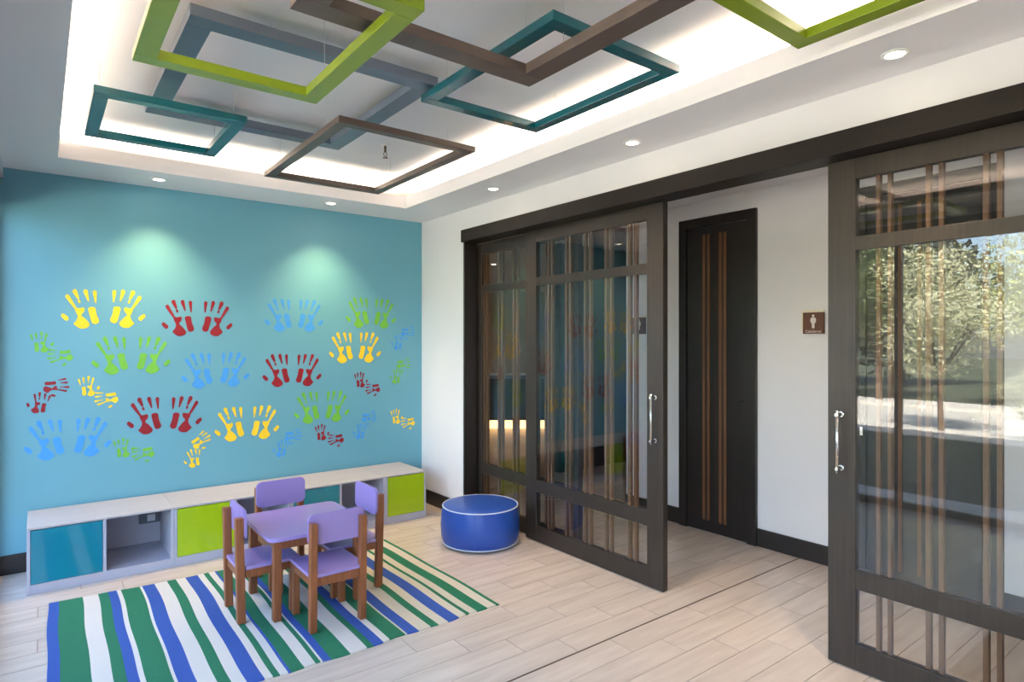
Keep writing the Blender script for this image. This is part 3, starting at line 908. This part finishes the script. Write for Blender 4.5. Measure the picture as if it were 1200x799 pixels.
def handprint(c, mirror, x, z, h, rot, label, group):
    o = bpy.data.objects.new('handprint', HM[c, mirror])
    C.objects.link(o)
    o.location = (x, YW - 0.0002, z)
    o.scale = (h, 1, h)
    o.rotation_euler = (0, rot, 0)         # positive turns clockwise as one faces the wall
    o['label'] = label
    o['category'] = 'handprint'
    o['group'] = group
BIG = [  # colour, first hand (x, z), second hand, where it is
    ('y', (.216, 1.718), (.494, 1.726), 'highest pair near the glazed front'),
    ('r', (.808, 1.670), (1.077, 1.671), 'top row, between yellow and blue pairs'),
    ('g', (.386, 1.398), (.653, 1.398), 'directly under the highest yellow pair'),
    ('b', (.935, 1.276), (1.203, 1.279), 'under the top row red pair'),
    ('r', (.592, .963), (.862, .956), 'lowest red pair, above the lime door'),
    ('b', (.022, .844), (.289, .843), 'lowest blue pair, above the turquoise door'),
    ('b', (1.531, 1.708), (1.797, 1.711), 'top row, between red and green pairs'),
    ('g', (2.211, 1.749), (2.474, 1.746), 'top row, next to the white wall'),
    ('y', (2.060, 1.442), (2.327, 1.443), 'under the top row green pair'),
    ('r', (1.514, 1.261), (1.781, 1.257), 'under the top row blue pair'),
    ('g', (1.763, .942), (2.029, .940), 'lowest large green pair, below the red'),
    ('y', (1.162, .854), (1.432, .851), 'lowest yellow pair, above the play table')]
for c, p1, p2, where in BIG:
    g = 'large handprints on the turquoise wall'
    handprint(c, False, p1[0], p1[1], 0.266, 0, 'large %s handprint, thumb to the window, %s' % (CN[c], where), g)
    handprint(c, True, p2[0], p2[1], 0.266, 0, 'large %s handprint, thumb to the doors, %s' % (CN[c], where), g)
R_ = math.radians
SMALL = [  # colour, type, upper or left hand (x, z), other hand (x, z), where
    ('g', 'P', (.012, 1.493), (.106, 1.390), 'near the glazed front under large yellow'),
    ('r', 'Q', (-.011, 1.094), (.086, 1.188), 'near the glazed front above large blue'),
    ('y', 'P', (.268, 1.191), (.365, 1.091), 'below the large green pair'),
    ('g', 'P', (.470, .748), (.586, .686), 'below the lowest large red pair'),
    ('y', 'S', (.903, .621), (.968, .744), 'just above the lime green shelf door'),
    ('b', 'Q', (2.596, 1.488), (2.705, 1.573), 'next to the white wall, highest blue'),
    ('g', 'Q', (2.579, 1.178), (2.661, 1.277), 'next to the white wall'),
    ('r', 'P', (2.245, 1.159), (2.354, 1.065), 'below the large yellow pair near white wall'),
    ('b', 'Q', (2.229, .706), (2.321, .814), 'beside the lowest large green pair'),
    ('y', 'P', (2.592, .811), (2.705, .736), 'next to the white wall'),
    ('r', 'P', (1.895, .728), (2.014, .646), 'below the lowest large green pair'),
    ('b', 'Q', (1.549, .627), (1.651, .711), 'above the shelf top behind the table')]
for c, ty, p1, p2, where in SMALL:
    g = 'small handprints on the turquoise wall'
    if ty == 'P':
        handprint(c, True, p1[0], p1[1], 0.138, R_(-18), 'small %s upright handprint %s' % (CN[c], where), g)
        handprint(c, False, p2[0], p2[1], 0.138, R_(-82), 'small %s handprint fingers to the window %s' % (CN[c], where), g)
    else:
        handprint(c, False, p1[0], p1[1], 0.138, R_(22 if ty == 'Q' else 6), 'small %s upright handprint %s' % (CN[c], where), g)
        handprint(c, True, p2[0], p2[1], 0.138, R_(74 if ty == 'Q' else 42), 'small %s handprint fingers to the doors %s' % (CN[c], where), g)

# ------------------------------------------------------------------ outside: terrace, lawn, kerb, road, far lawn, trees
GX = XL - 0.06
def slab(name, x0, x1, z0, z1, m):
    return struct(box(name, x0, x1, -22, 40, z0, z1, m))
slab('ground_terrace', -0.95, GX, -0.10, -0.01, M['kerb'])
slab('ground_lawn', -5.3, -0.95, -0.12, -0.03, M['grass'])
slab('ground_pavement', -6.6, -5.3, -0.12, -0.02, M['kerb'])
slab('ground_road', -10.5, -6.6, -0.14, -0.08, M['road'])
slab('ground_far_pavement', -12.0, -10.5, -0.12, -0.02, M['kerb'])
slab('ground_far_lawn', -60, -12.0, -0.12, -0.03, M['grass'])

def tree(label, x, y, h, rad, trunk_r, crown_z, m, n, leaf, seed, squash=0.8):
    rg = random.Random(seed)
    t = thing('tree', label, 'tree', (x, y, -0.03), group='trees outside the glazed front')
    b = bmesh.new()
    bm_tube(b, (0, 0, 0), (0.06, 0.03, crown_z), trunk_r, trunk_r * 0.7, 10)
    for k in range(5):
        a = 2 * PI * k / 5 + rg.random()
        bm_tube(b, (0.06, 0.03, crown_z - 0.1), (rad * 0.55 * math.cos(a), rad * 0.55 * math.sin(a), crown_z + (h - crown_z) * (0.35 + 0.3 * rg.random())), trunk_r * 0.5, trunk_r * 0.15, 7)
    obj('trunk', b, M['bark'], t)
    blobs = []
    zc = (crown_z + h) / 2
    for k in range(16):
        a, e, q = rg.random() * 2 * PI, rg.uniform(-1, 1), rg.random() ** 0.5
        blobs.append(Vector((rad * 0.7 * q * math.cos(a) * math.sqrt(1 - e * e * 0.5), rad * 0.7 * q * math.sin(a) * math.sqrt(1 - e * e * 0.5), zc + (h - crown_z) * 0.36 * e)))
    verts, faces = [], []
    br = rad * 0.42
    for i in range(n):
        c = blobs[rg.randrange(16)]
        d = Vector((rg.gauss(0, 1), rg.gauss(0, 1), rg.gauss(0, 1))).normalized()
        p = c + d * br * (0.55 + 0.5 * rg.random()) * Vector((1, 1, squash)).length / 1.6
        u = Vector((rg.gauss(0, 1), rg.gauss(0, 1), rg.gauss(0, 1))).normalized()
        v = u.cross(d + Vector((0.01, 0.02, 0.03))).normalized()
        s = leaf * rg.uniform(0.6, 1.3)
        k0 = len(verts)
        verts += [p - u * s, p + v * s * 0.5, p + u * s, p - v * s * 0.5]
        faces.append((k0, k0 + 1, k0 + 2, k0 + 3))
    me = bpy.data.meshes.new('foliage')
    me.from_pydata([tuple(q) for q in verts], [], faces)
    me.materials.append(m)
    o = bpy.data.objects.new('foliage', me)
    C.objects.link(o)
    o.parent = t
    o['kind'] = 'stuff'
tree('small silvery tree with a rounded crown on the near pavement', -6.2, 3.8, 3.2, 1.1, 0.045, 1.0, M['leaf'], 9000, 0.032, 1)
tree('knee-high young tree on the near pavement beside the silvery one', -5.9, 2.55, 1.15, 0.42, 0.016, 0.35, M['leaf'], 2600, 0.02, 2)
tree('mid green street tree across the road, behind the silvery one', -11.6, 6.9, 4.0, 1.7, 0.09, 1.3, M['leaf2'], 9000, 0.055, 3)
tree('pale green street tree across the road, behind the knee-high one', -11.6, 3.4, 3.8, 1.6, 0.08, 1.4, M['leaf4'], 8000, 0.05, 4)
tree('mid green street tree across the road, next to the pale one', -11.6, 0.0, 4.2, 1.9, 0.10, 1.4, M['leaf2'], 7000, 0.06, 5)
tree('tall dark tree on the far lawn behind the mid green one', -17.5, 8.6, 5.2, 2.9, 0.22, 0.8, M['leaf3'], 6000, 0.16, 6)
tree('tall dark tree on the far lawn at the end of the row', -18.0, 15.0, 5.0, 3.0, 0.22, 0.8, M['leaf3'], 5200, 0.16, 7)
tree('tall dark tree on the far lawn behind the pale one', -17.5, 2.4, 5.0, 2.9, 0.22, 0.8, M['leaf3'], 6000, 0.16, 8)
print('planks', n_planks)
